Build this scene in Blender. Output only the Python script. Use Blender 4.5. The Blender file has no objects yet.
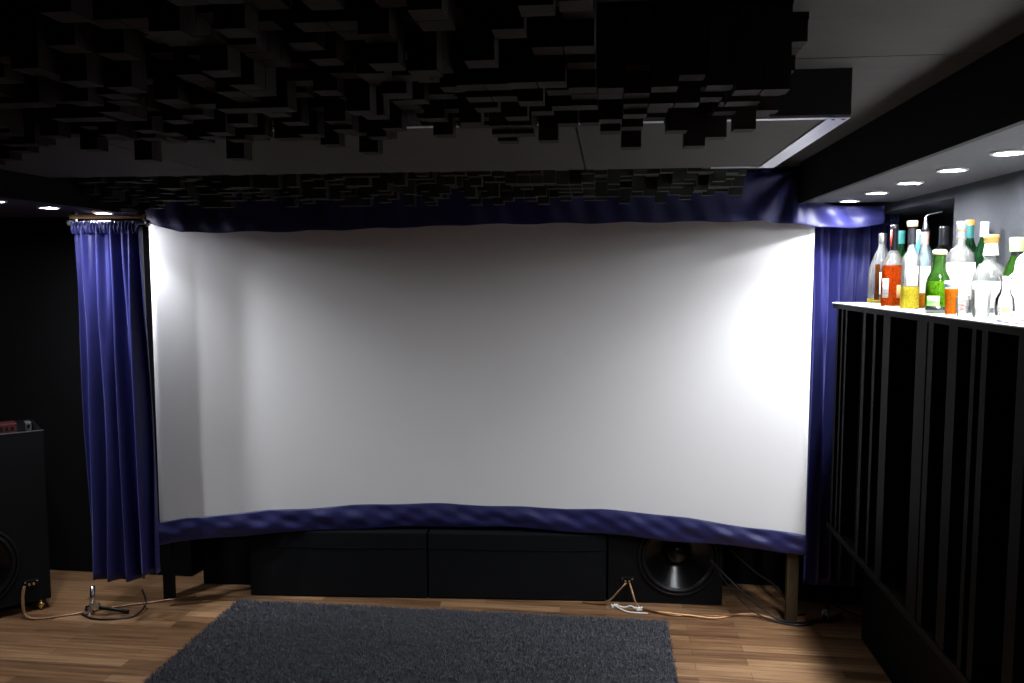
import bpy, bmesh, math, random
import numpy as np
from mathutils import Vector, Matrix
R = random.Random(7)
PI = math.pi
sc = bpy.context.scene
COL = sc.collection

# ------------------------------------------------------------------ materials
def srgb(r, g, b):
    f = lambda c: ((c / 255 + .055) / 1.055) ** 2.4 if c > 10 else c / 255 / 12.92
    return (f(r), f(g), f(b))

def mat(name, col, rough=.6, var=.15, scale=12., bump=0., bscale=80., metal=0., sheen=0., coat=0., stretch=(1, 1, 1), spec=.5, sheen_tint=None):
    m = bpy.data.materials.new(name); m.use_nodes = True
    nt = m.node_tree; n = nt.nodes; L = nt.links
    p = n['Principled BSDF']
    p.inputs['Roughness'].default_value = rough
    p.inputs['Metallic'].default_value = metal
    p.inputs['Specular IOR Level'].default_value = spec
    p.inputs['Sheen Weight'].default_value = sheen
    if sheen_tint: p.inputs['Sheen Tint'].default_value = (*sheen_tint, 1)
    p.inputs['Coat Weight'].default_value = coat
    tc = n.new('ShaderNodeTexCoord'); mp = n.new('ShaderNodeMapping'); mp.inputs['Scale'].default_value = stretch
    L.new(tc.outputs['Object'], mp.inputs['Vector'])
    nz = n.new('ShaderNodeTexNoise'); nz.inputs['Scale'].default_value = scale; nz.inputs['Detail'].default_value = 5
    L.new(mp.outputs['Vector'], nz.inputs['Vector'])
    cr = n.new('ShaderNodeMix'); cr.data_type = 'RGBA'
    cr.inputs[6].default_value = (*[c * (1 - var) for c in col], 1)
    cr.inputs[7].default_value = (*[min(1, c * (1 + var)) for c in col], 1)
    L.new(nz.outputs['Fac'], cr.inputs[0]); L.new(cr.outputs[2], p.inputs['Base Color'])
    if bump:
        b = n.new('ShaderNodeBump'); b.inputs['Strength'].default_value = bump; b.inputs['Distance'].default_value = .004
        n2 = n.new('ShaderNodeTexNoise'); n2.inputs['Scale'].default_value = bscale; n2.inputs['Detail'].default_value = 4
        L.new(mp.outputs['Vector'], n2.inputs['Vector']); L.new(n2.outputs['Fac'], b.inputs['Height'])
        L.new(b.outputs['Normal'], p.inputs['Normal'])
    return m

def glass_mat(name, tint, glow_mix=.05):
    """thin-walled glass: tinted see-through with a fresnel reflection and a diffuse share that imitates bright glow"""
    m = bpy.data.materials.new(name); m.use_nodes = True
    nt = m.node_tree; n = nt.nodes; L = nt.links
    n.remove(n['Principled BSDF']); out = n['Material Output']
    t = n.new('ShaderNodeBsdfTransparent'); t.inputs['Color'].default_value = (*tint, 1)
    g = n.new('ShaderNodeBsdfGlossy'); g.inputs['Roughness'].default_value = .06
    d = n.new('ShaderNodeBsdfTranslucent'); d.inputs['Color'].default_value = (*tint, 1)
    nz = n.new('ShaderNodeTexNoise'); nz.inputs['Scale'].default_value = 25
    tc = n.new('ShaderNodeTexCoord'); L.new(tc.outputs['Object'], nz.inputs['Vector'])
    ml = n.new('ShaderNodeMath'); ml.operation = 'MULTIPLY'; ml.inputs[1].default_value = glow_mix * 2
    L.new(nz.outputs['Fac'], ml.inputs[0])
    df = n.new('ShaderNodeBsdfDiffuse'); df.inputs['Color'].default_value = (*tint, 1)  # diffuse share puts the pale glow of strongly lit glass into the material
    dd = n.new('ShaderNodeMixShader'); dd.inputs[0].default_value = .5; L.new(d.outputs[0], dd.inputs[1]); L.new(df.outputs[0], dd.inputs[2])
    a = n.new('ShaderNodeMixShader'); L.new(ml.outputs[0], a.inputs[0]); L.new(t.outputs[0], a.inputs[1]); L.new(dd.outputs[0], a.inputs[2])
    fr = n.new('ShaderNodeLayerWeight'); fr.inputs['Blend'].default_value = .32
    b = n.new('ShaderNodeMixShader'); L.new(fr.outputs['Fresnel'], b.inputs[0]); L.new(a.outputs[0], b.inputs[1]); L.new(g.outputs[0], b.inputs[2])
    L.new(b.outputs[0], out.inputs['Surface'])
    return m

def liquid_mat(name, col, body=.5):
    m = bpy.data.materials.new(name); m.use_nodes = True
    nt = m.node_tree; n = nt.nodes; L = nt.links
    n.remove(n['Principled BSDF']); out = n['Material Output']
    t = n.new('ShaderNodeBsdfTransparent'); t.inputs['Color'].default_value = (*[min(1, c * 1.1) for c in col], 1)
    d = n.new('ShaderNodeBsdfTranslucent'); d.inputs['Color'].default_value = (*col, 1)
    d2 = n.new('ShaderNodeBsdfDiffuse'); d2.inputs['Color'].default_value = (*col, 1)
    nz = n.new('ShaderNodeTexNoise'); nz.inputs['Scale'].default_value = 15
    ml = n.new('ShaderNodeMath'); ml.operation = 'MULTIPLY'; ml.inputs[1].default_value = body * 2
    L.new(nz.outputs['Fac'], ml.inputs[0])
    x = n.new('ShaderNodeMixShader'); x.inputs[0].default_value = .5; L.new(d.outputs[0], x.inputs[1]); L.new(d2.outputs[0], x.inputs[2])
    a = n.new('ShaderNodeMixShader'); L.new(ml.outputs[0], a.inputs[0]); L.new(t.outputs[0], a.inputs[1]); L.new(x.outputs[0], a.inputs[2])
    L.new(a.outputs[0], out.inputs['Surface'])
    return m

def emis(name, col, s):
    m = bpy.data.materials.new(name); m.use_nodes = True
    n = m.node_tree.nodes; L = m.node_tree.links
    e = n.new('ShaderNodeEmission'); e.inputs['Color'].default_value = (*col, 1); e.inputs['Strength'].default_value = s
    L.new(e.outputs[0], n['Material Output'].inputs['Surface'])
    return m

def floor_mat():
    m = bpy.data.materials.new('laminate_planks'); m.use_nodes = True
    nt = m.node_tree; n = nt.nodes; L = nt.links; p = n['Principled BSDF']
    tc = n.new('ShaderNodeTexCoord')
    br = n.new('ShaderNodeTexBrick'); br.offset = .37; br.inputs['Scale'].default_value = 1.
    br.inputs['Brick Width'].default_value = .62; br.inputs['Row Height'].default_value = .066
    br.inputs['Mortar Size'].default_value = .0012; br.inputs['Mortar Smooth'].default_value = .2; br.inputs['Bias'].default_value = 0
    br.inputs['Color1'].default_value = (0, 0, 0, 1); br.inputs['Color2'].default_value = (1, 1, 1, 1); br.inputs['Mortar'].default_value = (.1, .1, .1, 1)
    L.new(tc.outputs['Object'], br.inputs['Vector'])
    mp = n.new('ShaderNodeMapping'); mp.inputs['Scale'].default_value = (1.6, 38, 1); L.new(tc.outputs['Object'], mp.inputs['Vector'])
    nz = n.new('ShaderNodeTexNoise'); nz.inputs['Scale'].default_value = 1.6; nz.inputs['Detail'].default_value = 7; nz.inputs['Roughness'].default_value = .62
    L.new(mp.outputs['Vector'], nz.inputs['Vector'])
    sep = n.new('ShaderNodeSeparateColor'); L.new(br.outputs['Color'], sep.inputs[0])
    add = n.new('ShaderNodeMath'); add.operation = 'MULTIPLY_ADD'; add.inputs[1].default_value = .45; L.new(sep.outputs[0], add.inputs[0])
    m2 = n.new('ShaderNodeMath'); m2.operation = 'MULTIPLY_ADD'; m2.inputs[1].default_value = 1.5; m2.inputs[2].default_value = -.5; L.new(nz.outputs['Fac'], m2.inputs[0])
    L.new(m2.outputs[0], add.inputs[2])
    cr = n.new('ShaderNodeValToRGB'); e = cr.color_ramp.elements
    e[0].position = .0; e[0].color = (*srgb(64, 43, 29), 1); e[1].position = 1.; e[1].color = (*srgb(172, 137, 102), 1)
    k = cr.color_ramp.elements.new(.45); k.color = (*srgb(120, 88, 61), 1)
    L.new(add.outputs[0], cr.inputs[0])
    mx = n.new('ShaderNodeMix'); mx.data_type = 'RGBA'; mx.inputs[7].default_value = (.02, .012, .008, 1)
    ml = n.new('ShaderNodeMath'); ml.operation = 'MULTIPLY'; ml.inputs[1].default_value = .6; L.new(br.outputs['Fac'], ml.inputs[0])
    L.new(ml.outputs[0], mx.inputs[0]); L.new(cr.outputs[0], mx.inputs[6]); L.new(mx.outputs[2], p.inputs['Base Color'])
    p.inputs['Roughness'].default_value = .38
    return m

def label_mat():
    """paper label with thin grey print lines"""
    m = mat('printed_label', (.8, .78, .68), .6, .05)
    nt = m.node_tree; n = nt.nodes; L = nt.links; p = n['Principled BSDF']
    tc = n.new('ShaderNodeTexCoord'); w = n.new('ShaderNodeTexWave'); w.wave_type = 'BANDS'; w.bands_direction = 'Z'
    w.inputs['Scale'].default_value = 55; w.inputs['Distortion'].default_value = 3
    L.new(tc.outputs['Object'], w.inputs['Vector'])
    cr = n.new('ShaderNodeValToRGB'); cr.color_ramp.elements[0].color = (.25, .24, .22, 1); cr.color_ramp.elements[1].color = (.8, .78, .68, 1); cr.color_ramp.elements[1].position = .45
    L.new(w.outputs['Fac'], cr.inputs[0]); L.new(cr.outputs[0], p.inputs['Base Color'])
    return m

M = dict(
    black=mat('black_paint', (.006, .006, .0065), .7, .3, spec=.12),
    blackwall=mat('black_wall_paint', (.004, .004, .0045), .8, .3, 3, spec=.12),
    beamblack=mat('black_beam_paint', (.006, .006, .0065), .75, .25, 5, spec=.12),
    ceil=mat('grey_ceiling_board', (.062, .059, .055), .8, .15, 6, .15, 40, stretch=(1, 4, 1), spec=.12),
    soffit=mat('grey_soffit_plaster', (.062, .062, .067), .8, .2, 5, .2, 60, spec=.12),
    greywall=mat('dark_grey_wall_plaster', (.038, .040, .046), .85, .3, 4, .2, 60, spec=.12),
    panelboard=mat('ceiling_panel_board', (.068, .065, .06), .8, .15, 6, .15, 40, stretch=(1, 4, 1), spec=.12),
    panelside=mat('panel_side_black', (.008, .008, .009), .6, .2, spec=.12),
    alu=mat('brushed_aluminium', (.5, .5, .55), .38, .12, 30, .1, 200, metal=.9, stretch=(1, .1, 1)),
    block=mat('dark_stained_block', (.019, .0135, .012), .75, .35, 20, .15, 120, stretch=(1, 1, .15), spec=.12),
    block2=mat('dark_grey_block', (.032, .032, .030), .75, .3, 20, .15, 120, stretch=(1, 1, .15), spec=.12),
    screen=mat('white_screen_cloth', (.78, .765, .77), .85, .012, 3, .05, 300, spec=.15),
    pole=mat('timber_post', (.045, .027, .009), .7, .3, 10, .2, 60, stretch=(4, 4, .5)),
    velvet=mat('blue_velvet', srgb(25, 25, 82), .5, .25, 7, .3, 160, sheen=.28, sheen_tint=(.35, .38, 1.), stretch=(2, 2, .5), spec=.4),
    satin=mat('blue_satin', srgb(28, 28, 78), .52, .2, 6, .25, 50, sheen=.2, sheen_tint=(.4, .42, 1.), spec=.45),
    cloth=mat('black_fabric', (.005, .0055, .0068), .9, .25, 8, .3, 300, spec=.12),
    cab=mat('charcoal_cabinet', (.004, .0043, .005), .6, .2, 10, .1, 200, spec=.12),
    rubber=mat('black_rubber', (.005, .005, .006), .42, .2, spec=.2),
    cone=mat('gloss_black_cone', (.003, .003, .0035), .22, .2, 20, .1, 60, spec=.35),
    brass=mat('brass', (.75, .5, .18), .3, .1, metal=1),
    chrome=mat('silver_metal', (.75, .76, .78), .22, .1, metal=1),
    copper=mat('copper_wire_sleeve', (.20, .10, .046), .35, .3, 40, metal=.3),
    whiteplastic=mat('white_plastic', (.75, .74, .7), .4, .05),
    blackcable=mat('black_cable_sheath', (.008, .008, .009), .35, .2, spec=.3),
    red=mat('dark_red_card', (.045, .005, .006), .5, .2),
    greyplastic=mat('grey_plastic', (.06, .06, .063), .5, .1),
    bar=mat('black_bar_laminate', (.003, .003, .003), .65, .2, 8, .05, 90, spec=.06),
    well=mat('black_bar_well', (.006, .006, .006), .8, .2, spec=.12),
    bartop=mat('white_bar_top', (.82, .81, .8), .35, .03, 5),
    rug=mat('charcoal_rug_backing', (.04, .04, .045), .95, .3, 30),
    timber=mat('brown_batten', (.22, .11, .045), .6, .25, 10, .1, 50, stretch=(.3, 4, 4)),
    lens=emis('lamp_lens_glow', (.93, .96, 1.), 760.),
    ring=mat('white_lamp_ring', (.7, .7, .72), .35, .04),
    clear=glass_mat('clear_glass', (.97, .98, .96), .17),
    greenglass=glass_mat('green_glass', (.25, .62, .12), .08),
    darkgreen=glass_mat('dark_green_glass', (.04, .2, .06), .15),
    wineglass=glass_mat('black_green_glass', (.02, .035, .015), .1),
    blueglass=glass_mat('light_blue_glass', (.25, .62, .80), .35),
    bourbon=liquid_mat('amber_red_liquor', (.66, .12, .012), .4),
    amber=liquid_mat('amber_liquor', (.62, .25, .02), .4),
    yellow=liquid_mat('pale_yellow_liquor', (.85, .72, .10), .4),
    greenliq=liquid_mat('green_liqueur', (.20, .46, .02), .35),
    dkbrown=liquid_mat('dark_brown_liquor', (.12, .035, .008), .6),
    blackcap=mat('black_cap', (.01, .01, .012), .25, .1),
    cork=mat('pale_wood_stopper', (.62, .43, .25), .6, .2, 30),
    wood=mat('golden_wood_stopper', (.55, .34, .10), .5, .2, 30),
    whitelabel=mat('white_paper_label', (.82, .81, .78), .6, .05, 30),
    printed=label_mat(),
    peach=mat('peach_label', (.75, .40, .18), .6, .08),
    limelabel=mat('lime_label', (.35, .72, .22), .6, .1),
    bluefoil=mat('grey_blue_foil', (.30, .36, .48), .3, .15, metal=.4),
    tealfoil=mat('teal_foil', (.03, .16, .15), .35, .1),
    bronzefoil=mat('bronze_foil', (.30, .20, .17), .4, .15),
    orange=mat('orange_cap', (.80, .33, .05), .45, .08),
    goldband=mat('gold_band', (.75, .45, .12), .3, .1, metal=.8),
    redfoil=mat('red_neck_strip', (.7, .06, .05), .5, .1),
    silvercap=mat('dark_silver_cap', (.22, .22, .21), .3, .2, metal=.8),
    palegreen=mat('pale_green_cap', (.42, .55, .25), .4, .1),
    bluefrost=mat('frosted_blue_band', (.5, .66, .85), .4, .1),
    purple=mat('purple_card', (.12, .08, .30), .5, .1),
    bag=mat('white_bag_plastic', (.82, .84, .80), .4, .06, 8, .3, 30),
)
M['floor'] = floor_mat()

# ------------------------------------------------------------------ mesh helpers
class MB:
    def __init__(s): s.v = []; s.f = []; s.smooth = []
    def add(s, v, f, smooth=False):
        o = len(s.v); s.v += [tuple(p) for p in v]; s.f += [tuple(i + o for i in q) for q in f]; s.smooth += [smooth] * len(f); return s
    def box(s, x0, x1, y0, y1, z0, z1):
        v = [(x, y, z) for z in (z0, z1) for y in (y0, y1) for x in (x0, x1)]
        return s.add(v, [(0, 2, 3, 1), (4, 5, 7, 6), (0, 1, 5, 4), (2, 6, 7, 3), (0, 4, 6, 2), (1, 3, 7, 5)])
    def lathe(s, prof, seg=28, c=(0, 0, 0), cap=(True, True), axis='z', a0=0, a1=2 * PI):
        full = abs(a1 - a0 - 2 * PI) < 1e-6; n = seg if full else seg + 1; v = []
        for r, z in prof:
            for i in range(n):
                a = a0 + (a1 - a0) * i / seg
                p = (r * math.cos(a), r * math.sin(a), z)
                if axis == 'y': p = (p[0], -p[2], p[1])
                v.append((p[0] + c[0], p[1] + c[1], p[2] + c[2]))
        f = []
        for k in range(len(prof) - 1):
            for i in range(seg):
                j = (i + 1) % n
                f.append((k * n + i, k * n + j, (k + 1) * n + j, (k + 1) * n + i))
        s.add(v, f, True)
        if full:
            if cap[0]: s.add(v[:n], [tuple(reversed(range(n)))])
            if cap[1]: s.add(v[-n:], [tuple(range(n))])
        return s
    def tube(s, pts, r=.004, seg=8, sub=6):
        P = [Vector(p) for p in pts]; C = []
        if sub > 1 and len(P) > 2:
            for i in range(len(P) - 1):
                a = P[max(i - 1, 0)]; b = P[i]; c = P[i + 1]; d = P[min(i + 2, len(P) - 1)]
                for k in range(sub):
                    t = k / sub
                    C.append(.5 * (2 * b + (c - a) * t + (2 * a - 5 * b + 4 * c - d) * t * t + (3 * b - a - 3 * c + d) * t ** 3))
            C.append(P[-1])
        else: C = P
        v = []; n = len(C)
        for i, p in enumerate(C):
            d = (C[min(i + 1, n - 1)] - C[max(i - 1, 0)]).normalized()
            u = d.cross(Vector((.13, .31, 1))).normalized(); w = d.cross(u)
            rr = r(i / (n - 1)) if callable(r) else r
            for k in range(seg):
                a = 2 * PI * k / seg; v.append(p + rr * (math.cos(a) * u + math.sin(a) * w))
        f = [(i * seg + k, i * seg + (k + 1) % seg, (i + 1) * seg + (k + 1) % seg, (i + 1) * seg + k) for i in range(n - 1) for k in range(seg)]
        f2 = [tuple(reversed(range(seg))), tuple((n - 1) * seg + k for k in range(seg))]
        return s.add(v, f + f2, True)
    def grid(s, fn, nu, nv):
        v = [fn(i / nu, j / nv) for j in range(nv + 1) for i in range(nu + 1)]; w = nu + 1
        return s.add(v, [(j * w + i, j * w + i + 1, (j + 1) * w + i + 1, (j + 1) * w + i) for j in range(nv) for i in range(nu)], True)
    def build(s, name, m, parent=None, loc=None, rotz=0, solid=0, bevel=0):
        me = bpy.data.meshes.new(name); me.from_pydata(s.v, [], s.f); me.polygons.foreach_set('use_smooth', s.smooth); me.update()
        bm = bmesh.new(); bm.from_mesh(me); bmesh.ops.recalc_face_normals(bm, faces=bm.faces); bm.to_mesh(me); bm.free()
        if m: me.materials.append(M[m] if isinstance(m, str) else m)
        o = bpy.data.objects.new(name, me); COL.objects.link(o)
        if parent: o.parent = parent
        if loc: o.location = loc
        if rotz: o.rotation_euler.z = rotz
        if solid:
            q = o.modifiers.new('solid', 'SOLIDIFY'); q.thickness = solid; q.offset = 0
        if bevel:
            q = o.modifiers.new('bevel', 'BEVEL'); q.width = bevel; q.segments = 2; q.limit_method = 'ANGLE'
        return o

def tag(o, label, cat, group=None, kind=None):
    o['label'] = label; o['category'] = cat
    if group: o['group'] = group
    if kind: o['kind'] = kind
    return o
def thing(name, label, cat, loc=(0, 0, 0), rotz=0, group=None):
    o = bpy.data.objects.new(name, None); o.empty_display_size = .05; COL.objects.link(o); o.location = loc; o.rotation_euler.z = rotz
    return tag(o, label, cat, group)
def struct(name, mb, m, label=None):
    o = mb.build(name, m); o['kind'] = 'structure'; o['label'] = label or name.replace('_', ' '); o['category'] = name.split('_')[0]; return o
def box(*a): return MB().box(*a)

# ------------------------------------------------------------------ room shell (metres; X right, Y towards the screen)
ZC = 2.2; ZS = 2.022; ZSL = 1.995
XL = -3.45; XR = 1.27; YF = 4.45; YB = -1.6
struct('floor', box(XL - .1, 1.75, YB - .1, YF + .1, -.1, 0), 'floor', 'brown laminate plank floor')
c = MB(); c.box(XL - .1, 1.75, YB - .1, 1.997, ZC, ZC + .03); c.box(XL - .1, 1.75, 2.003, YF + .1, ZC, ZC + .03); c.box(XL - .1, 1.75, YB - .1, YF + .1, ZC + .031, ZC + .1)
struct('ceiling', c, 'ceil', 'dark grey boarded ceiling')
struct('wall_front', box(XL - .1, 1.75, YF, YF + .1, 0, ZC).box(XL, -2.32, 4.2, YF, 0, ZC), 'blackwall', 'black wall behind the screen')
struct('wall_back', box(XL - .1, 1.75, YB - .1, YB, 0, ZC), 'blackwall', 'black back wall')
struct('wall_left', box(XL - .1, XL, YB, YF, 0, ZC), 'blackwall', 'black left wall')
w = MB(); w.box(XR, XR + .1, YB, 3.21, 0, ZC); w.box(XR, XR + .1, 3.21, YF, 1.985, ZC)
w.box(1.65, 1.75, 3.21, YF, 0, 1.985); w.box(1.37, 1.65, 3.11, 3.21, 0, 1.985); w.box(1.37, 1.65, 3.21, YF, 1.985, 2.05)
struct('wall_right', w, 'greywall', 'dark grey right wall with a recess behind the bar')
# boxed-in beams: black fascia with a grey soffit that carries the lamps
YE = 3.835
struct('trim_1', box(.85, .87, YB, YE, ZS - .004, ZC), 'beamblack', 'black beam fascia above the bar')
struct('trim_2', box(.87, XR, YB, YE, ZS, ZS + .02), 'soffit', 'grey soffit above the bar')
struct('trim_3', box(-2.30, -2.28, YB, 3.6, ZSL - .004, ZC), 'beamblack', 'black beam fascia on the left')
struct('trim_4', box(XL, -2.30, YB, YE + .1, ZSL, ZSL + .02), 'soffit', 'grey soffit on the left')
struct('baseboard_left', box(XL, XL + .015, YB, YF, 0, .07), 'black', 'black left baseboard')

# ------------------------------------------------------------------ recessed lamps
SPOT_W = 30.; SPOT_SIZE = math.radians(70)
ORD = ['nearest the screen', 'second from the screen', 'third from the screen', 'fourth from the screen', 'fifth from the screen', 'sixth from the screen, unseen and added to light the room', 'seventh from the screen, unseen and added to light the room', 'eighth from the screen, unseen and added to light the room']
def lamp(x, y, z, lab, grp, aim):
    t = thing('recessed_spotlight', lab, 'spotlight', (x, y, z), group=grp)
    MB().lathe([(.030, -.001), (.034, -.006), (.044, -.006), (.047, 0), (.030, 0)], 28, cap=(False, False)).build('trim_ring', 'ring', t)
    MB().lathe([(.0005, -.0035), (.018, -.0035), (.030, -.0015), (.030, -.0005)], 24).build('lens', 'lens', t)
    l = bpy.data.lights.new('spotlight_beam', 'SPOT'); l.energy = SPOT_W; l.spot_size = SPOT_SIZE; l.spot_blend = 1.; l.shadow_soft_size = .018; l.color = (.90, .95, 1.)
    o = bpy.data.objects.new('spotlight_beam', l); COL.objects.link(o); o.parent = t; o.location = (0, 0, -.012)
    # the swivel lamps nearest the screen are turned towards it
    o.rotation_euler = (Vector(aim) - Vector((x, y, z))).to_track_quat('-Z', 'Y').to_euler()
for i in range(8):  # the lamps furthest from the screen are unseen, added to brighten the room
    lamp(1.045, 3.735 - .356 * i, ZS, 'round lit spotlight in the grey soffit above the bar, ' + ORD[i], 'spotlights above the bar', [(.84, 3.96, 1.0), (.60, 4.0, .9)][i] if i < 2 else (1.0, 3.78 - .356 * i, 0))
for i in range(3):
    lamp(-2.41 - (.045 if i else 0), 3.66 - .32 * i, ZSL, 'round lit spotlight in the left soffit, ' + ORD[i], 'spotlights in the left soffit', [(-2.12, 3.90, 1.0), (-1.8, 4.0, .9), (-2.2, 3.1, 0)][i])

# ------------------------------------------------------------------ curved screen
A = Vector((-2.262, 3.80)); B = Vector((.945, 3.925)); SAG = .265
ch = B - A; nrm = Vector((-ch.y, ch.x)).normalized(); half = ch.length / 2
RAD = (half ** 2 + SAG ** 2) / (2 * SAG); mid = (A + B) / 2; cen = mid + nrm * (SAG - RAD); ANG = math.asin(half / RAD)
def arc(u, off=0.):
    a = (u * 2 - 1) * ANG; d = (ch.normalized() * math.sin(a) + nrm * math.cos(a)) * (RAD + off); return cen + d
t = thing('projection_screen', 'large curved white projection screen between two blue curtains', 'screen', (mid.x, mid.y, 0))
def scr(m, *a, **k):
    o = m.build(*a, parent=t, **k); o.matrix_parent_inverse = Matrix.Translation((-mid.x, -mid.y, 0)); return o
scr(MB().grid(lambda u, v: (*arc(u), .435 + (2.0 - .435) * v), 120, 120), 'canvas', 'screen', solid=.004)
def wr(u, v):
    w = .5 * math.sin(41 * u + 5 * v) + .35 * math.sin(97 * u - 7 * v + 1) + .3 * math.sin(23 * u + 9 * v + 2) + .3 * math.sin(151 * u + 11 * v + .7)
    return w
def skirt(u, v):
    x, y = arc(-.002 + 1.004 * u, -.012 - .010 * wr(u, v) * (.25 + 1.2 * v * (1 - v) * 2) - .012 * math.sin(PI * v))
    zt = .493 - .052 * max(0, 1 - u / .35) ** 1.5 - .034 * max(0, (u - .7) / .3) ** 1.5 + .004 * math.sin(19 * u) + .003 * math.sin(47 * u); zb = .370 - .05 * max(0, 1 - u / .35) ** 1.5 - .014 * max(0, (u - .7) / .3) ** 1.5 + .006 * math.sin(13 * u + 1) + .004 * math.sin(37 * u)
    return (x, y, zb + (zt - zb) * v)
k = scr(MB().grid(skirt, 260, 14), 'lower_skirt', 'satin', solid=.003)
scr(MB().grid(lambda u, v: (*arc(u, .03), .40 + .06 * v), 60, 1), 'frame_rail', 'black', solid=.03)
scr(MB().grid(lambda u, v: (*arc(u, .03), 1.94 + .06 * v), 60, 1), 'frame_rail', 'black', solid=.03)
scr(box(.875, .93, 3.965, 4.005, 0, 2.0), 'post', 'pole', bevel=.003)['label'] = 'brown timber post'
scr(box(-2.30, -2.25, 3.87, 3.91, 0, 2.0), 'post', 'black', bevel=.003)  # black colour stands in for the deep shade that hides this post

# ------------------------------------------------------------------ valance above the screen with the swag to the right
def lerp(x, xs, ys):
    return float(np.interp(x, xs, ys))
def sm(t): t = max(0, min(1, t)); return t * t * (3 - 2 * t)
def val(u, v):
    x = -2.24 + 3.48 * u
    y = lerp(x, [-2.24, -2.0, -1.3, -.6, .1, .62, .9, 1.0, 1.24], [3.72, 3.73, 3.80, 3.83, 3.84, 3.855, 3.868, 3.875, 3.89])
    zt = lerp(x, [-2.30, -2.2, -2.05, .55, .70, .80, .86, .895, .93, .97, 1.02, 1.24], [1.99, 2.02, 2.12, 2.15, 2.185, 2.19, 2.185, 2.11, 2.055, 2.025, 2.013, 2.012])
    zb = lerp(x, [-2.30, -2.2, -2.05, -1.5, -.6, .2, .7, .86, .95, 1.1, 1.22, 1.24], [1.955, 1.945, 1.90, 1.905, 1.935, 1.94, 1.942, 1.93, 1.912, 1.912, 1.925, 1.928])
    z = zb + (zt - zb) * v
    # soft creases; around the gathered corner they fan out from the hook
    hx, hz = .835, 2.17
    ang = math.atan2(hz - z, x - hx); near = math.exp(-((x - .82) / .17) ** 2)
    d = .022 * near * math.sin(9 * ang + .6)
    band = sm((x - .93) / .06)
    d += .006 * math.sin(17 * x + 3 * z) * (1 - band) + .010 * band * (math.sin(31 * x + 46 * z) * .6 + math.sin(19 * x - 60 * z + 1) * .5) * 4 * v * (1 - v)
    d += .004 * math.sin(53 * x + 21 * z)
    return (x, y - d, z + .003 * math.sin(21 * x) * (1 - v))
vo = MB().grid(val, 330, 22).build('valance', 'satin', solid=.003)
tag(vo, 'dark blue valance across the top of the screen with a swag at the right corner', 'valance')

# ------------------------------------------------------------------ curtains
def curtain(name, lab, path, z0f, z1, f1, f2, a1, a2, seed, nu=240, nv=60, flare=0., lean=0.):
    rr = random.Random(seed); ph = [rr.uniform(0, 6.28) for _ in range(6)]
    P = [Vector(p) for p in path]; d = (P[-1] - P[0]); n = Vector((-d.y, d.x)).normalized(); d.normalize()
    ln = (P[-1] - P[0]).length; c0 = P[0] + (P[-1] - P[0]) / 2
    t = thing(name, lab, 'curtain', (c0.x, c0.y, 0))
    def fn(u, v):                                     # v = 0 at the hem
        w = 1 - v; k = sm(w / .55)
        uu = u + .012 * math.sin(7 * u + 4 * v + ph[5])
        s = (1 - k) * a1 * math.sin(2 * PI * f1 * uu + ph[0]) + (.35 + .65 * k) * a2 * math.sin(2 * PI * f2 * uu + ph[1] + .5 * math.sin(5 * v + ph[2]))
        s += .25 * a2 * math.sin(2 * PI * (f2 * 1.7) * uu + ph[3] + 1.5 * v)
        s += .006 * math.sin(9 * v + 11 * u + ph[4]) * (1 if w < .3 else .5)
        e = (u - .5) * ln * (1 + flare * w) + lean * w
        p = c0 + d * e - n * s
        z = z0f(u) + (z1 - z0f(u)) * v + .010 * math.sin(2 * PI * f2 * uu + ph[1]) * (1 - v)
        return (p.x - c0.x, p.y - c0.y, z)
    MB().grid(fn, nu, nv).build('drape', 'velvet', t, solid=.003)
    def hd(u, v):                                     # gathered heading
        e = (u - .5) * ln; s = .010 * math.sin(2 * PI * f1 * 2.3 * u) + .006 * math.sin(2 * PI * f1 * 5.1 * u + 3 * v) + .012 * math.sin(PI * v)
        p = d * e - n * (s + .008)
        return (p.x, p.y, z1 - .035 + .055 * v + .005 * math.sin(2 * PI * f1 * 3.1 * u) * v)
    MB().grid(hd, 180, 6).build('gathered_heading', 'satin', t, solid=.002)
    return t
curtain('blue_curtain', 'long blue velvet curtain on a rod at the left side of the screen', [(-2.523, 3.605), (-2.192, 3.605)], lambda u: .205 + .05 * sm((u - .6) / .4), 1.925, 8, 4.4, .016, .040, 3, flare=.10, lean=.014)
curtain('blue_curtain', 'long blue velvet curtain hanging behind the end of the bar counter', [(.956, 4.0), (1.37, 4.12)], lambda u: .19 - .05 * u, 1.97, 9, 6.3, .012, .030, 9)
# rod, finial and the batten above it
t = thing('curtain_rod', 'short metal curtain rod holding the left blue curtain', 'curtain rod', (-2.345, 3.60, 1.942))
MB().tube([(-.19, 0, 0), (.190, 0, 0)], .009, 12, 1).build('rod', 'greyplastic', t)
MB().lathe([(.002, -.016), (.012, -.013), (.017, 0), (.012, .013), (.002, .016)], 18, (.198, -.004, -.004)).build('finial', 'chrome', t)
MB().lathe([(.002, -.014), (.011, -.011), (.015, 0), (.011, .011), (.002, .014)], 18, (-.196, 0, 0)).build('finial', 'greyplastic', t)
for x in (-.175, .175): box(x - .008, x + .008, .002, .014, .006, .053).build('bracket', 'greyplastic', t)
o = box(-2.525, -2.155, 3.572, 3.598, 1.960, 1.979).build('wooden_batten', 'timber', bevel=.002); tag(o, 'narrow brown wooden batten above the left curtain rod', 'batten')

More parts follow.
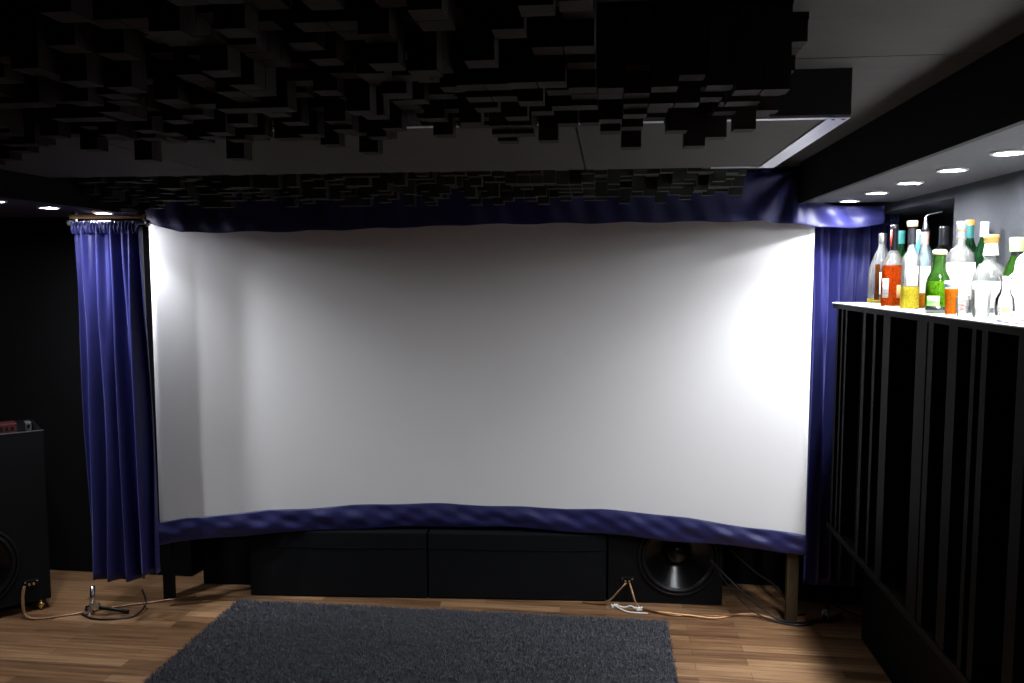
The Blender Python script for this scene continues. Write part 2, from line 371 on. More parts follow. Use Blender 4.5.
# ------------------------------------------------------------------ skyline diffusers: square blocks hanging from a backing board
def diffuser(lab, nx, ny, x0, y0, s, lens, parts, m, seed, shape=None):
    rr = random.Random(seed); H = [[rr.choice(lens) for _ in range(nx)] for _ in range(ny)]
    if shape: shape(H, rr)
    t = thing('skyline_diffuser', lab, 'acoustic diffuser', (x0 + nx * s / 2, y0 + ny * s / 2, ZC - .015))
    bb = MB()
    for i in range(nx):
        j0 = next(j for j in range(ny) if H[j][i] > 0); bb.box((i - nx / 2) * s, (i + 1 - nx / 2) * s, (j0 - ny / 2) * s, ny * s / 2, 0, .015)
    bb.build('backing_board', 'black', t)
    # the blocks seen largest hang lower than every block nearer the room
    score = []
    for i in range(nx):
        run = 9.
        for j in range(ny):
            y = y0 + j * s; b = (1.7 - ZC + .015 + H[j][i]) * -1      # height of the block's underside above eye level
            front = b / y; back = b / (y + s)
            vis = max(0, run - front) + max(0, min(run, front) - back)
            x = x0 + (i + .5) * s
            if H[j][i] > 0 and -.8 * y < x < .5 * y and front < .36: score.append((min(vis, .12), j, i))
            run = min(run, back)
    pick = {(j, i) for _, j, i in sorted(score, reverse=True)[:parts]}
    cache = {}; rest = MB(); g = .0012
    for j in range(ny):
        for i in range(nx):
            h = H[j][i]
            if h <= 0: continue
            cx = (i + .5 - nx / 2) * s; cy = (j + .5 - ny / 2) * s
            if (j, i) in pick:
                if h not in cache: cache[h] = box(-s / 2 + g, s / 2 - g, -s / 2 + g, s / 2 - g, -h, 0).build('block', m, t, (cx, cy, 0))
                else:
                    o = cache[h].copy(); COL.objects.link(o); o.parent = t; o.location = (cx, cy, 0)
            else: rest.box(cx - s / 2 + g, cx + s / 2 - g, cy - s / 2 + g, cy + s / 2 - g, -h, 0)
    o = rest.build('block_field', m, t); o['kind'] = 'stuff'
    return t
def shape1(H, rr):
    ny = len(H); nx = len(H[0])
    for j in range(ny):
        for i in range(nx):
            if j >= ny - 2: H[j][i] = rr.choice([.09, .10, .11, .12, .13, .14, .16, .18, .19]) if j == ny - 1 else rr.choice([.05, .07, .09, .11, .13, .15])
            elif j < 6: H[j][i] = rr.choice([.02, .04, .05, .07, .09, .11, .13])
            if i > nx - 2 and j < ny - 1: H[j][i] = rr.choice([.05, .07, .09, .12])
            if i >= 36 and j < 12: H[j][i] = 0
            if 36 <= i < nx - 2 and 12 <= j < 15: H[j][i] = rr.choice([.10, .12, .14, .15])
            if i == nx - 1 and j < 16: H[j][i] = 0 if j < 14 else .04
diffuser('large dark block diffuser hung from the middle of the ceiling', 44, 22, -1.825, .95, .05, [.02, .04, .05, .07, .09, .11, .13, .15, .16], 100, 'block', 21, shape1)
def shape2(H, rr):
    ny = len(H)
    for j in range(ny):
        for i in range(len(H[0])): H[j][i] = round(rr.choice([.02, .05, .08, .11]) + .07 * j / (ny - 1), 2) - (.02 if j < 2 else 0)
        for i in range(len(H[0])): H[j][i] = max(.02, H[j][i])
diffuser('long dark block diffuser on the ceiling above the screen and its blue valance', 56, 10, -2.26, 3.10, .05, [.05], 100, 'block2', 5, shape2)

# ------------------------------------------------------------------ framed ceiling panels between the two diffusers
XS = [.585, -.09, -.79, -1.48, -2.23]
PL = ['rightmost grey ceiling panel with silver edge strips', 'grey ceiling panel second from the right, in front of the screen diffuser', 'grey ceiling panel third from the right, in front of the screen diffuser', 'leftmost grey ceiling panel, beside the left spotlights']
for i in range(4):
    x1, x0 = XS[i], XS[i + 1]; y0, y1 = 2.10, 3.045; z = 2.085; g = .002
    t = thing('ceiling_panel', PL[i], 'ceiling panel', ((x0 + x1) / 2, (y0 + y1) / 2, z), group='grey ceiling panels'); hx = (x1 - x0) / 2 - g; hy = (y1 - y0) / 2
    box(-hx, hx, -hy, hy, .004, ZC - z).build('box_frame', 'panelside', t)
    box(-hx + .001, hx - .001, -hy + .001, hy - .001, 0, .006).build('board', 'panelboard', t)
    box(-hx, hx - (.04 if i == 0 else 0), -hy - .001, -hy + .022, -.003, .004).build('edge_strip', 'alu', t)['label'] = 'silver metal edge strip'
    if i == 0: box(hx - .22, hx - .04, hy - .022, hy, -.003, .004).build('edge_strip', 'alu', t)['label'] = 'silver metal edge strip'
    if i == 0:
        e = box(hx - .052, hx, -hy - .001, hy, -.004, .0035).build('edge_strip', 'alu', t); e['label'] = 'wide silver metal edge strip'
        for sx in (-.036, -.012):
            MB().lathe([(.0045, -.0055), (.0055, -.0035)], 12, (hx + sx, -hy + .02, 0)).build('screw', 'greyplastic', t)

# ------------------------------------------------------------------ below the screen: two cloth panels and the woofer box
def cloth_panel(p, q, lab, h=.355, dep=.12):
    p = Vector(p); q = Vector(q); d = q - p; a = math.atan2(d.y, d.x); t = thing('acoustic_panel', lab, 'acoustic panel', (*p, 0), a, 'black cloth panels under the screen'); L = d.length
    box(0, L - .006, 0, dep, 0.002, h).build('cloth_cover', 'cloth', t, bevel=.008)
    box(.01, L - .016, dep, dep + .015, .002, h - .01).build('back_board', 'black', t)
    MB().tube([(.002, -.002, .272), (L * .5, -.003, .270), (L - .008, -.002, .274)], .0015, 6, 4).build('seam', 'cloth', t)
cloth_panel((-1.87, 3.975), (-.927, 4.048), 'black cloth panel standing under the left half of the screen')
cloth_panel((-.925, 4.05), (.007, 4.118), 'black cloth panel standing between the left cloth panel and the woofer')
cloth_panel((-2.20, 4.10), (-1.88, 4.12), 'black cloth panel set back behind the bottom of the left curtain')

def driver(t, x, z, r, y=0, wf='woofer'):
    ring = MB().lathe([(r, 0), (r, .006), (r * .965, .010), (r * .93, .010), (r * .915, .004)], 56, (x, y, z), (False, False), 'y').build('driver_frame', 'rubber', t)
    pr = [(r * (.915 - .13 * i / 8), .004 + .012 * math.sin(PI * i / 8)) for i in range(9)]
    MB().lathe(pr, 56, (x, y, z), (False, False), 'y').build('surround', 'rubber', t)
    MB().lathe([(r * .785, .004), (r * .6, -.020), (r * .42, -.046), (r * .30, -.062)], 56, (x, y, z), (False, False), 'y').build('cone', 'cone', t)
    MB().lathe([(r * .31, -.062)] + [(r * .31 * math.cos(a), -.062 + .042 * math.sin(a)) for a in [.2, .5, .8, 1.1, 1.35, 1.55]], 40, (x, y, z), (False, True), 'y').build('dust_cap', 'cone', t)
def terminal(t, x, z, y=0):
    b = box(x - .034, x + .034, y - .005, y + .002, z - .016, z + .016).build('terminal_plate', 'rubber', t, bevel=.003)
    for s in (-.026, .026): MB().lathe([(.004, 0), (.004, .004), (.001, .005)], 10, (x + s, y - .005, z + .006), (True, True), 'y').build('screw', 'chrome', b)
    for s in (-.010, .010): MB().lathe([(.006, 0), (.006, .012), (.004, .013), (.004, .018)], 12, (x + s, y - .005, z - .006), (True, True), 'y').build('binding_post', 'brass', b)
def cabinet(t, x0, x1, dep, z0, z1, dx, dz, dr):
    """front baffle with a round hole, sides, top and back as one shell"""
    m = MB(); n = 64; ring = []; outer = []
    for i in range(n):
        a = 2 * PI * i / n; ca, sa = math.cos(a), math.sin(a); ring.append((dx + dr * ca, 0, dz + dr * sa))
        k = min([(x1 - dx) / ca if ca > 1e-6 else 1e9, (x0 - dx) / ca if ca < -1e-6 else 1e9, (z1 - dz) / sa if sa > 1e-6 else 1e9, (z0 - dz) / sa if sa < -1e-6 else 1e9])
        outer.append((dx + k * ca, 0, dz + k * sa))
    for c in ((x0, z0), (x1, z0), (x0, z1), (x1, z1)):
        i = min(range(n), key=lambda i: (outer[i][0] - c[0]) ** 2 + (outer[i][2] - c[1]) ** 2); outer[i] = (c[0], 0, c[1])
    back = [(p[0], .09, p[2]) for p in ring]
    m.add(outer + ring, [(i, (i + 1) % n, n + (i + 1) % n, n + i) for i in range(n)])
    m.add(ring + back, [(i, (i + 1) % n, n + (i + 1) % n, n + i) for i in range(n)] + [tuple(range(n, 2 * n))])
    m.add([(x, y, z) for z in (z0, z1) for y in (0, dep) for x in (x0, x1)], [(0, 2, 3, 1), (4, 5, 7, 6), (2, 6, 7, 3), (0, 4, 6, 2), (1, 3, 7, 5)])
    return m.build('cabinet', 'cab', t)
t = thing('subwoofer', 'black woofer box with a big round cone under the right side of the screen', 'speaker', (.012, 4.122, 0), math.atan2(.017, .58))
cabinet(t, 0, .582, .16, .004, .50, .355, .250, .193); driver(t, .355, .250, .208); terminal(t, .098, .122)
for x in (.06, .52): MB().lathe([(.012, 0), (.012, .004)], 12, (x, .03, 0)).build('foot', 'rubber', t)

# tall speaker in the left corner, turned into the room
A0 = math.radians(44)
t = thing('tower_speaker', 'tall charcoal speaker cabinet at the left edge by the left curtain', 'speaker', (-2.81, 3.705, 0), A0)
cabinet(t, -.56, 0, .42, .055, .918, -.335, .28, .195); driver(t, -.335, .28, .21); terminal(t, -.085, .155)
box(-.562, .002, -.002, .010, .918, .922).build('top_edge', 'greyplastic', t)['label'] = 'lighter grey top edge'
for x, y in ((-.045, .045), (-.515, .045), (-.045, .37), (-.515, .37)):
    MB().lathe([(.003, 0), (.012, .016), (.016, .024), (.016, .040), (.008, .042), (.008, .056)], 16, (x, y - .03, 0)).build('foot', 'brass', t)['label'] = 'round brass foot'
def on_speaker(x, y, z): # point on the speaker's top in room axes
    return (-2.81 + x * math.cos(A0) - y * math.sin(A0), 3.705 + x * math.sin(A0) + y * math.cos(A0), z)
t = thing('red_box', 'dark red box lying on top of the left speaker', 'box', on_speaker(-.165, .075, .918), A0)
box(-.05, .055, -.05, .05, 0, .046).build('carton', 'red', t, bevel=.002)
for k in range(4): box(-.04 + k * .023, -.027 + k * .023, -.0515, -.0495, .012, .032).build('printed_mark', 'rubber', t)
t = thing('grey_gadget', 'small grey gadget beside the red box on the left speaker', 'gadget', on_speaker(-.055, .065, .918), A0)
box(-.018, .010, -.03, .03, 0, .044).build('body', 'greyplastic', t, bevel=.004)
MB().lathe([(.008, 0), (.008, .006)], 14, (-.004, -.03, .026), (True, True), 'y').build('knob', 'rubber', t)
box(.016, .026, -.03, .03, 0, .038).build('clip', 'rubber', t, bevel=.002)

# ------------------------------------------------------------------ cables, connectors, stand foot
def cable(name, pts, r, m, lab, cat='cable', group=None):
    o = MB().tube(pts, r, 8, 8).build(name, m); return tag(o, lab, cat, group)
c = thing('speaker_cable', 'copper coloured speaker cable looping from the left speaker over the floor', 'cable')
for s in (-.004, .004):
    MB().tube([(-2.882 + s, 3.612, .148), (-2.872 + s, 3.585, .10), (-2.845 + s, 3.56, .03), (-2.79, 3.565 + s, .006), (-2.66, 3.63 + s, .005), (-2.5, 3.74 + s, .005), (-2.33, 3.83 + s, .005), (-2.15, 3.93 + s, .005)], .004, 8, 8).build('strand', 'copper', c)
c = thing('speaker_cable', 'copper speaker wire coming out under the cloth panel to the woofer terminal', 'cable')
for s in (-.003, .004):
    MB().tube([(.103 + s, 4.098, .113), (.07, 4.075 + s, .085), (.02, 4.07 + s, .03), (-.04, 4.075 + s, .008), (-.12, 4.09 + s, .006)], .0035, 8, 8).build('strand', 'copper', c)
c = thing('speaker_cable', 'pale pink twisted speaker wire trailing right along the floor from the woofer', 'cable')
base = [(.123, 4.098, .11), (.135, 4.07, .075), (.160, 4.045, .02), (.22, 4.02, .008), (.32, 3.985, .008), (.42, 3.98, .008), (.54, 3.975, .008), (.66, 4.02, .008), (.755, 4.02, .008), (.83, 3.985, .008)]
for s in (0, PI):
    MB().tube([(p[0], p[1] + (.008 * math.cos(i * 1.7 + s) if i > 2 else .004 * math.cos(s)), p[2] + (.003 * math.sin(i * 1.7 + s))) for i, p in enumerate(base)], .004, 8, 8).build('strand', 'copper' if s else 'peach', c)
c = thing('speaker_cable', 'short white wire jumper lying between the two white connectors', 'cable')
MB().tube([(.045, 4.045, .02), (.09, 4.03, .012), (.125, 4.03, .022), (.150, 4.018, .014)], .0035, 8, 8).build('strand', 'whiteplastic', c)
MB().tube([(.045, 4.04, .016), (.10, 4.0, .006), (.15, 3.985, .006), (.21, 3.985, .006)], .0035, 8, 8).build('strand', 'whiteplastic', c)
for (x, y, lab) in ((.045, 4.05, 'small white wire connector left of the other, in front of the woofer'), (.168, 4.03, 'small white wire connector below the round woofer cone')):
    t = thing('wire_connector', lab, 'connector', (x, y, .001), .4, 'white wire connectors')
    box(-.018, .018, -.009, .009, 0, .018).build('housing', 'whiteplastic', t, bevel=.003)
    for s in (-.008, .008): MB().lathe([(.004, 0), (.003, .003)], 10, (s, 0, .018)).build('screw', 'chrome', t)
cable('black_cable', [(.56, 4.10, .40), (.64, 4.09, .30), (.74, 4.07, .215), (.82, 4.06, .165), (.875, 4.045, .115), (.90, 4.042, .05), (.92, 4.05, .006), (.99, 4.07, .006)], .0045, 'blackcable', 'thin black cable hanging highest behind the timber post')
cable('black_cable', [(.52, 4.055, .27), (.60, 4.045, .19), (.68, 4.02, .12), (.78, 3.99, .05), (.86, 3.96, .012), (.98, 3.97, .007), (1.05, 4.0, .007)], .0055, 'blackcable', 'thick black cable drooping to the foot of the timber post')
cable('black_cable', [(.565, 4.06, .20), (.65, 4.035, .10), (.72, 4.01, .04), (.80, 3.97, .010), (.92, 3.93, .007), (1.0, 3.95, .007)], .004, 'blackcable', 'lowest black cable dropping to the floor right of the woofer')
t = thing('cable_plug', 'white cable plug lying on the floor below the right curtain', 'plug', (1.085, 4.05, .002), .5)
MB().tube([(-.035, -.03, .02), (0, 0, .028)], .017, 14, 1).build('plug_body', 'whiteplastic', t)
MB().tube([(0, 0, .028), (.03, .025, .034)], lambda u: .015 - .007 * u, 14, 1).build('sleeve', 'chrome', t)
MB().tube([(-.035, -.03, .02), (-.05, -.043, .018)], .013, 12, 1).build('plug_tip', 'rubber', t)
MB().tube([(.03, .025, .034), (.07, .04, .045), (.12, .0, .02), (.16, -.06, .006)], .004, 8, 6).build('cord', 'blackcable', t)
t = thing('stand_foot', 'shiny silver stand foot poking out below the left curtain', 'stand foot', (-2.56, 3.66, 0))
MB().tube([(0, 0, .02), (.004, .01, .14)], .012, 14, 1).build('tube', 'chrome', t)
MB().lathe([(.018, .0), (.020, .012), (.016, .03), (.012, .045)], 18, (-.012, -.012, 0)).build('ferrule', 'chrome', t)
box(.01, .05, -.02, .0, .03, .062).build('clamp', 'chrome', t, bevel=.004)
MB().tube([(.05, -.01, .04), (.13, .02, .02), (.18, .03, .0095)], .009, 10, 4).build('leg', 'rubber', t)
cable('black_cable', [(-2.60, 3.64, .006), (-2.52, 3.60, .006), (-2.43, 3.60, .006), (-2.33, 3.65, .006), (-2.32, 3.74, .03), (-2.36, 3.78, .09)], .005, 'blackcable', 'black cable loop on the floor below the left curtain')

# ------------------------------------------------------------------ rug
RX0, RX1, RY0, RY1 = -1.885, .295, 2.0, 3.862
t = thing('shag_rug', 'dark grey shag rug on the plank floor before the screen', 'rug', ((RX0 + RX1) / 2, (RY0 + RY1) / 2, 0))
hx, hy = (RX1 - RX0) / 2, (RY1 - RY0) / 2
box(-hx, hx, -hy, hy, 0, .012).build('backing', 'rug', t, bevel=.004)
rs = np.random.RandomState(4); N1 = 150000; N2 = 14000
px = rs.uniform(-hx, hx, N1 + N2); py = np.concatenate([rs.uniform(.0, hy, N1), rs.uniform(-hy, .0, N2)])
wd = np.concatenate([np.full(N1, .0028), np.full(N2, .010)]); N = N1 + N2
an = rs.uniform(0, 2 * PI, N); clump = np.sin(px * 61 + 3 * np.sin(py * 47)) * np.sin(py * 53 + 2 * np.sin(px * 39))
h = .018 + .006 * rs.rand(N) + .004 * clump; ln = .012 * rs.rand(N) + .003; la = an + rs.uniform(-1, 1, N) + 1.2 * clump
V = np.zeros((N, 4, 3)); dx = np.cos(an) * wd / 2; dy = np.sin(an) * wd / 2; ex = np.cos(la) * ln; ey = np.sin(la) * ln
for k, (sx, zz, kk) in enumerate([(-1, .010, 0), (1, .010, 0), (.8, 1, 1), (-.8, 1, 1)]):
    V[:, k, 0] = px + sx * dx + kk * ex; V[:, k, 1] = py + sx * dy + kk * ey; V[:, k, 2] = .010 if kk == 0 else .010 + h
me = bpy.data.meshes.new('shag_pile'); me.vertices.add(N * 4); me.vertices.foreach_set('co', V.ravel())
me.loops.add(N * 4); me.loops.foreach_set('vertex_index', np.arange(N * 4)); me.polygons.add(N); me.polygons.foreach_set('loop_start', np.arange(N) * 4); me.polygons.foreach_set('loop_total', np.full(N, 4))
me.update(); me.validate()
M['pile'] = mat('charcoal_shag_pile', (.14, .14, .158), .85, .55, 140, spec=.3); me.materials.append(M['pile'])
o = bpy.data.objects.new('shag_pile', me); COL.objects.link(o); o.parent = t; o['kind'] = 'stuff'

# ------------------------------------------------------------------ bar counter
BX = 1.02; BT = 1.573; YB0, YB1 = 1.2, 3.842
t = thing('bar_counter', 'tall black slatted bar counter along the right wall with a white top', 'bar counter', (1.15, 2.6, 0))
def bp(m, name, mt, **k):
    o = m.build(name, mt, t, **k); o.location = (-1.15, -2.6, 0); return o
bp(box(BX - .008, XR - .004, YB0, YB1, BT - .006, BT), 'counter_top', 'bartop', bevel=.002)['label'] = 'white counter top'
bp(box(BX - .004, XR - .004, YB0, YB1 - .002, BT - .026, BT - .0062), 'top_edge', 'bar')
bp(box(BX - .004, XR - .004, YB0, YB1 - .01, .530, .556), 'ledge', 'bar', bevel=.002)
bp(box(XR - .03, XR - .004, YB0, YB1 - .01, .556, BT - .026), 'back_panel', 'well')
bp(box(1.19, 1.21, YB0, YB1 - .01, 0, .53), 'base_panel', 'bar')
YAW = math.radians(6.8)
yy = lambda u: BX / math.tan(math.atan((u - 512) / 810) - YAW)
for a, b in ((837.0, 838.8), (842, 843.4), (846, 847.6), (863.8, 866.5), (874.4, 876.8), (884.2, 891), (917.8, 928), (929.4, 934.6), (950, 959), (973.4, 977.6), (983.6, 989.5), (1020.5, 1032)):
    bp(box(BX, XR - .03, yy(b), min(yy(a), YB1 - .012), .556, BT - .026), 'slat', 'bar')
for y in (1.78, 1.62, 1.48, 1.30): bp(box(BX, XR - .03, y, y + .05, .556, BT - .026), 'slat', 'bar')
rr = random.Random(3)
E = [3.742, 3.66, 3.6, 3.345, 3.215, 3.12, 2.80, 2.71, 2.53, 2.38, 2.31]
for a, b in zip(E[:-1], E[1:]):
    if a - b > .1: d = rr.choice([.05, .09, .13]); bp(box(BX + d, XR - .03, b + .002, a - .002, .556, BT - .026), 'well_block', 'well')

# ------------------------------------------------------------------ bottles and glasses on the bar
def bottle(name, lab, x, y, prof, gl, parts, cat='bottle', rot=0):
    """prof: outer glass profile; parts: (name, material, kind, data)"""
    t = thing(name, lab, cat, (x, y, BT), rot, 'bottles on the bar' if cat == 'bottle' else None)
    MB().lathe(prof, 32, cap=(True, False)).build('glass', gl, t)
    for nm, m, kd, dt in parts:
        if kd == 'lathe': o = MB().lathe(dt, 28).build(nm, m, t)
        elif kd == 'label':
            r, z0, z1, a0, a1 = dt; o = MB().lathe([(r, z0), (r, z1)], 20, a0=math.radians(a0), a1=math.radians(a1)).build(nm, m, t, solid=.0008)
        elif kd == 'tube': o = MB().tube(dt[0], dt[1], 10, 5).build(nm, m, t)
    return t
def inner(prof, top, k=1.006):
    out = [(max(.001, prof[0][0] * k), .004)]
    for (r0, z0), (r1, z1) in zip(prof[:-1], prof[1:]):
        if z1 < top: out.append((r1 * k, max(z1, .0045)))
        else:
            f = (top - z0) / max(1e-6, z1 - z0); out.append(((r0 + (r1 - r0) * f) * k, top)); break
    return out
# angles: 270 looks straight at the room's rear, about 250 straight at the camera
P1 = [(.052, 0), (.055, .006), (.055, .10), (.052, .15), (.030, .215), (.016, .245), (.015, .27)]
bottle('liquor_bottle', 'clear bottle with sloping shoulders and dark cap beside the blue curtain', 1.19, 3.741, P1, 'clear', [
    ('liquid', 'yellow', 'lathe', inner(P1, .02)), ('label', 'whitelabel', 'label', (.0558, .04, .135, 245, 300)), ('back_label', 'dkbrown', 'label', (.0556, .015, .17, 225, 246)),
    ('cap', 'silvercap', 'lathe', [(.0165, .262), (.0165, .303), (.015, .306)])])
P2 = [(.040, 0), (.042, .006), (.042, .15), (.038, .175), (.022, .205), (.0145, .222)]
bottle('liquor_bottle', 'bottle of red-orange liquor with a long black neck', 1.115, 3.368, P2, 'clear', [
    ('liquid', 'bourbon', 'lathe', inner(P2, .162)), ('label', 'printed', 'label', (.0428, .035, .11, 196, 232)), ('label', 'peach', 'label', (.0428, .035, .085, 272, 322)),
    ('neck_sleeve', 'blackcap', 'lathe', [(.0158, .208), (.0150, .26), (.0140, .295), (.0150, .296), (.0150, .318), (.012, .320)]),
    ('seal_strip', 'redfoil', 'label', (.0172, .235, .30, 190, 222))])
P3 = [(.034, 0), (.036, .005), (.036, .17), (.028, .20), (.013, .235), (.012, .27)]
bottle('wine_bottle', 'dark green bottle mostly hidden behind the red-orange liquor', 1.228, 3.62, P3, 'darkgreen', [('cap', 'tealfoil', 'lathe', [(.0135, .255), (.0135, .31)])])
P4 = [(.029, 0), (.031, .005), (.031, .165), (.027, .19), (.015, .21), (.0125, .225), (.0125, .25)]
bottle('liquor_bottle', 'slim clear bottle of pale yellow liquor with a wooden stopper', 1.09, 3.109, P4, 'clear', [
    ('liquid', 'yellow', 'lathe', inner(P4, .082)), ('label', 'whitelabel', 'label', (.0317, .085, .155, 225, 300)),
    ('neck_foil', 'blackcap', 'lathe', [(.0145, .236), (.0145, .298)]), ('stopper', 'cork', 'lathe', [(.016, .298), (.0185, .300), (.0185, .317), (.017, .319)])])
P5 = [(.026, 0), (.028, .005), (.028, .16), (.024, .19), (.014, .225), (.012, .245)]
bottle('liquor_bottle', 'clear bottle of amber liquor with a bent pouring spout', 1.155, 3.165, P5, 'clear', [
    ('liquid', 'amber', 'lathe', inner(P5, .055)), ('label', 'whitelabel', 'label', (.0287, .058, .155, 215, 300)),
    ('neck_foil', 'bronzefoil', 'lathe', [(.0135, .235), (.0140, .284)]), ('collar', 'blackcap', 'lathe', [(.017, .284), (.017, .290)]),
    ('spout', 'chrome', 'tube', ([(0, 0, .290), (0, 0, .318), (.001, 0, .338), (.012, -.002, .346), (.055, -.004, .356)], lambda u: .0105 - .0082 * min(1, u * 1.7)))])
P6 = [(.050, 0), (.052, .006), (.054, .17), (.050, .20), (.024, .262), (.014, .272), (.012, .285)]
bottle('liquor_bottle', 'light blue glass bottle behind the bottle with the spout', 1.208, 3.36, P6, 'blueglass', [('cap', 'bluefrost', 'lathe', [(.0135, .280), (.0135, .30)])])
P7 = [(.036, 0), (.037, .005), (.037, .175), (.030, .205), (.015, .235), (.014, .255)]
bottle('wine_bottle', 'black-green wine bottle behind the bottle of green liqueur', 1.23, 3.19, P7, 'wineglass', [('capsule', 'blackcap', 'lathe', [(.0158, .235), (.0150, .29), (.0162, .291), (.0162, .302), (.014, .304)])])
P8 = [(.034, 0), (.037, .006), (.037, .095), (.034, .115), (.024, .136), (.0195, .15), (.0195, .19)]
bottle('liqueur_bottle', 'short bottle of green liqueur with a cream stopper', 1.07, 2.802, P8, 'greenglass', [
    ('liquid', 'greenliq', 'lathe', inner(P8, .104)), ('base_label', 'blackcap', 'label', (.0376, .004, .022, 180, 330)), ('label', 'limelabel', 'label', (.0377, .024, .056, 195, 258)),
    ('label_panel', 'whitelabel', 'label', (.0384, .038, .052, 218, 252)), ('stopper', 'cork', 'lathe', [(.0205, .190), (.0225, .193), (.0215, .203), (.016, .207)])])
P9 = [(.040, 0), (.043, .006), (.044, .17), (.040, .195), (.022, .214), (.0135, .222), (.0135, .25)]
bottle('liquor_bottle', 'tall clear bottle with a grey-blue neck and large white label', 1.15, 2.84, P9, 'clear', [
    ('label', 'whitelabel', 'label', (.0448, .045, .165, 190, 330)), ('neck_foil', 'bluefoil', 'lathe', [(.0148, .240), (.0148, .272), (.0155, .273), (.0155, .298), (.014, .300)]),
    ('neck_ring', 'goldband', 'lathe', [(.0158, .268), (.0160, .270), (.0158, .273)]), ('neck_ring', 'goldband', 'lathe', [(.0152, .243), (.0154, .245), (.0152, .247)])])
P10 = [(.0145, 0), (.0152, .004), (.0200, .108)]
bottle('drinking_glass', 'small tapered glass of amber liquid before the tall clear bottle', 1.048, 2.641, P10, 'clear', [
    ('liquid', 'amber', 'lathe', inner(P10, .082)), ('rim_band', 'bluefrost', 'label', (.0200, .088, .106, 0, 359))], 'glass')
P11 = [(.034, 0), (.036, .005), (.036, .17), (.030, .20), (.014, .245), (.012, .26)]
bottle('wine_bottle', 'green bottle with an orange cap behind the tall clear bottle', 1.215, 2.937, P11, 'darkgreen', [('neck_foil', 'tealfoil', 'lathe', [(.0135, .243), (.0135, .292)]), ('cap', 'orange', 'lathe', [(.0145, .292), (.0145, .309), (.012, .310)])])
bottle('wine_bottle', 'green bottle with a pale cap beside the orange-capped bottle', 1.23, 2.86, [(r * .95, z * .97) for r, z in P11], 'darkgreen', [('cap', 'bluefrost', 'lathe', [(.013, .25), (.013, .298), (.011, .299)])])
P12 = [(.043, 0), (.047, .008), (.049, .09), (.047, .125), (.034, .152), (.021, .164), (.018, .172), (.018, .195)]
bottle('decanter', 'round clear decanter with a golden wooden stopper', 1.17, 2.67, P12, 'clear', [
    ('label', 'whitelabel', 'label', (.0498, .025, .105, 185, 335)), ('neck_label', 'whitelabel', 'lathe', [(.0215, .185), (.0175, .222)]), ('stopper', 'wood', 'lathe', [(.019, .222), (.0205, .224), (.0205, .236), (.022, .237), (.022, .246), (.020, .248)])])
P13 = [(.034, 0), (.036, .005), (.036, .12), (.030, .15), (.018, .175), (.016, .195)]
bottle('liqueur_bottle', 'green bottle with a pale green cap behind the small round carafe', 1.2, 2.575, P13, 'greenglass', [('neck_band', 'blackcap', 'lathe', [(.0175, .182), (.0170, .194)]), ('cap', 'palegreen', 'lathe', [(.0180, .194), (.0200, .225), (.0210, .232), (.017, .236)])])
P15 = [(.018, 0), (.024, .006), (.0265, .035), (.024, .062), (.015, .078), (.0125, .09), (.0125, .108), (.018, .122)]
bottle('carafe', 'small round-bellied clear carafe near the front edge of the bar', 1.065, 2.335, P15, 'clear', [('glass_base', 'clear', 'lathe', [(.017, .002), (.022, .010), (.012, .014)]), ('emblem', 'peach', 'label', (.0268, .025, .048, 228, 272))], 'carafe')
P16 = [(.014, 0), (.0145, .006), (.018, .062)]
bottle('shot_glass', 'small clear shot glass right of the tapered amber glass', 1.05, 2.564, P16, 'clear', [('glass_base', 'clear', 'lathe', [(.0135, .002), (.0140, .012)]), ('printed_mark', 'redfoil', 'label', (.0166, .022, .026, 225, 265)), ('printed_mark', 'redfoil', 'label', (.0172, .034, .038, 230, 262))], 'glass')
P17 = [(.020, 0), (.022, .006), (.025, .085)]
bottle('drinking_glass', 'clear tumbler standing before the round decanter', 1.075, 2.5, P17, 'clear', [('glass_base', 'clear', 'lathe', [(.0195, .002), (.0205, .014)])], 'glass')
o = box(-.035, .035, -.05, .05, 0, .004).build('coaster', 'purple', None, (1.058, 2.225, BT + .0002), .1, bevel=.001); tag(o, 'flat purple card at the front edge of the bar', 'card')
t = thing('bottle_cap', 'tiny dark bottle cap just behind the purple card', 'bottle cap', (1.10, 2.29, BT))
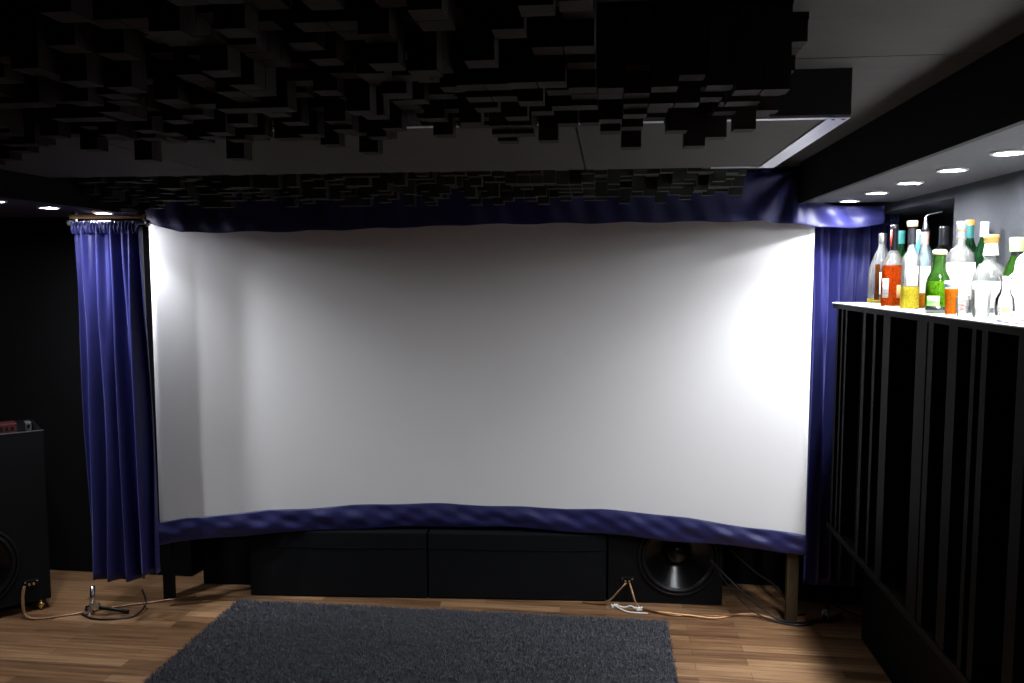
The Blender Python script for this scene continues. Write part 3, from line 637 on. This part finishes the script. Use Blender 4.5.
MB().lathe([(.0125, 0), (.013, .004), (.0115, .0065)], 20).build('cap_skirt', 'redfoil', t); MB().lathe([(.0112, .0062), (.004, .0072)], 20).build('cap_face', 'blackcap', t)
# crumpled white bag
rs2 = random.Random(12); ph = [(rs2.uniform(2, 6), rs2.uniform(2, 6), rs2.uniform(0, 6)) for _ in range(8)]
def bagf(u, v):
    a = 2 * PI * u; r0 = .088 * math.sqrt(max(0., 1 - max(0., (v - .35) / .65) ** 2)) * (.84 + .16 * math.sin(PI * min(1, v * 1.6)))
    n = sum(math.sin(round(p[0]) * a + p[1] * 3 * v + p[2]) for p in ph) / 8
    r = max(.002, r0 * (1 + .20 * n))
    return (r * .82 * math.cos(a), r * 1.08 * math.sin(a), .195 * v + .022 * n * v * v - .03 * v * v * math.sin(a))
t = thing('plastic_bag', 'crumpled white bag at the right end of the bottles', 'bag', (1.178, 2.425, BT), .1)
MB().grid(bagf, 64, 24).build('bag_body', 'bag', t)
MB().tube([(.0, -.03, .175), (.01, -.06, .195), (.01, -.085, .175), (.0, -.09, .12)], lambda u: .008 + .006 * math.sin(PI * u), 10, 6).build('bag_handle', 'bag', t)

# ------------------------------------------------------------------ camera, world, view
cam = bpy.data.cameras.new('camera'); co = bpy.data.objects.new('camera', cam); COL.objects.link(co)
cam.sensor_width = 36; cam.lens = 810 / 1024 * 36; cam.clip_start = .05
co.location = (0, 0, 1.7); co.rotation_euler = (math.radians(90 - 4.75), 0, YAW)
sc.camera = co
wd_ = bpy.data.worlds.new('dark_room'); sc.world = wd_; wd_.use_nodes = True
wd_.node_tree.nodes['Background'].inputs[0].default_value = (0, 0, 0, 1)
wd_.node_tree.nodes['Background'].inputs[1].default_value = 0
sc.view_settings.view_transform = 'Standard'; sc.view_settings.look = 'None'; sc.view_settings.gamma = 1; sc.view_settings.use_curve_mapping = False
sc.view_settings.exposure = .3
cy = sc.cycles
cy.use_denoising = True; cy.max_bounces = 14; cy.diffuse_bounces = 6; cy.transparent_max_bounces = 32; cy.sample_clamp_indirect = 4.; cy.caustics_reflective = False; cy.caustics_refractive = False
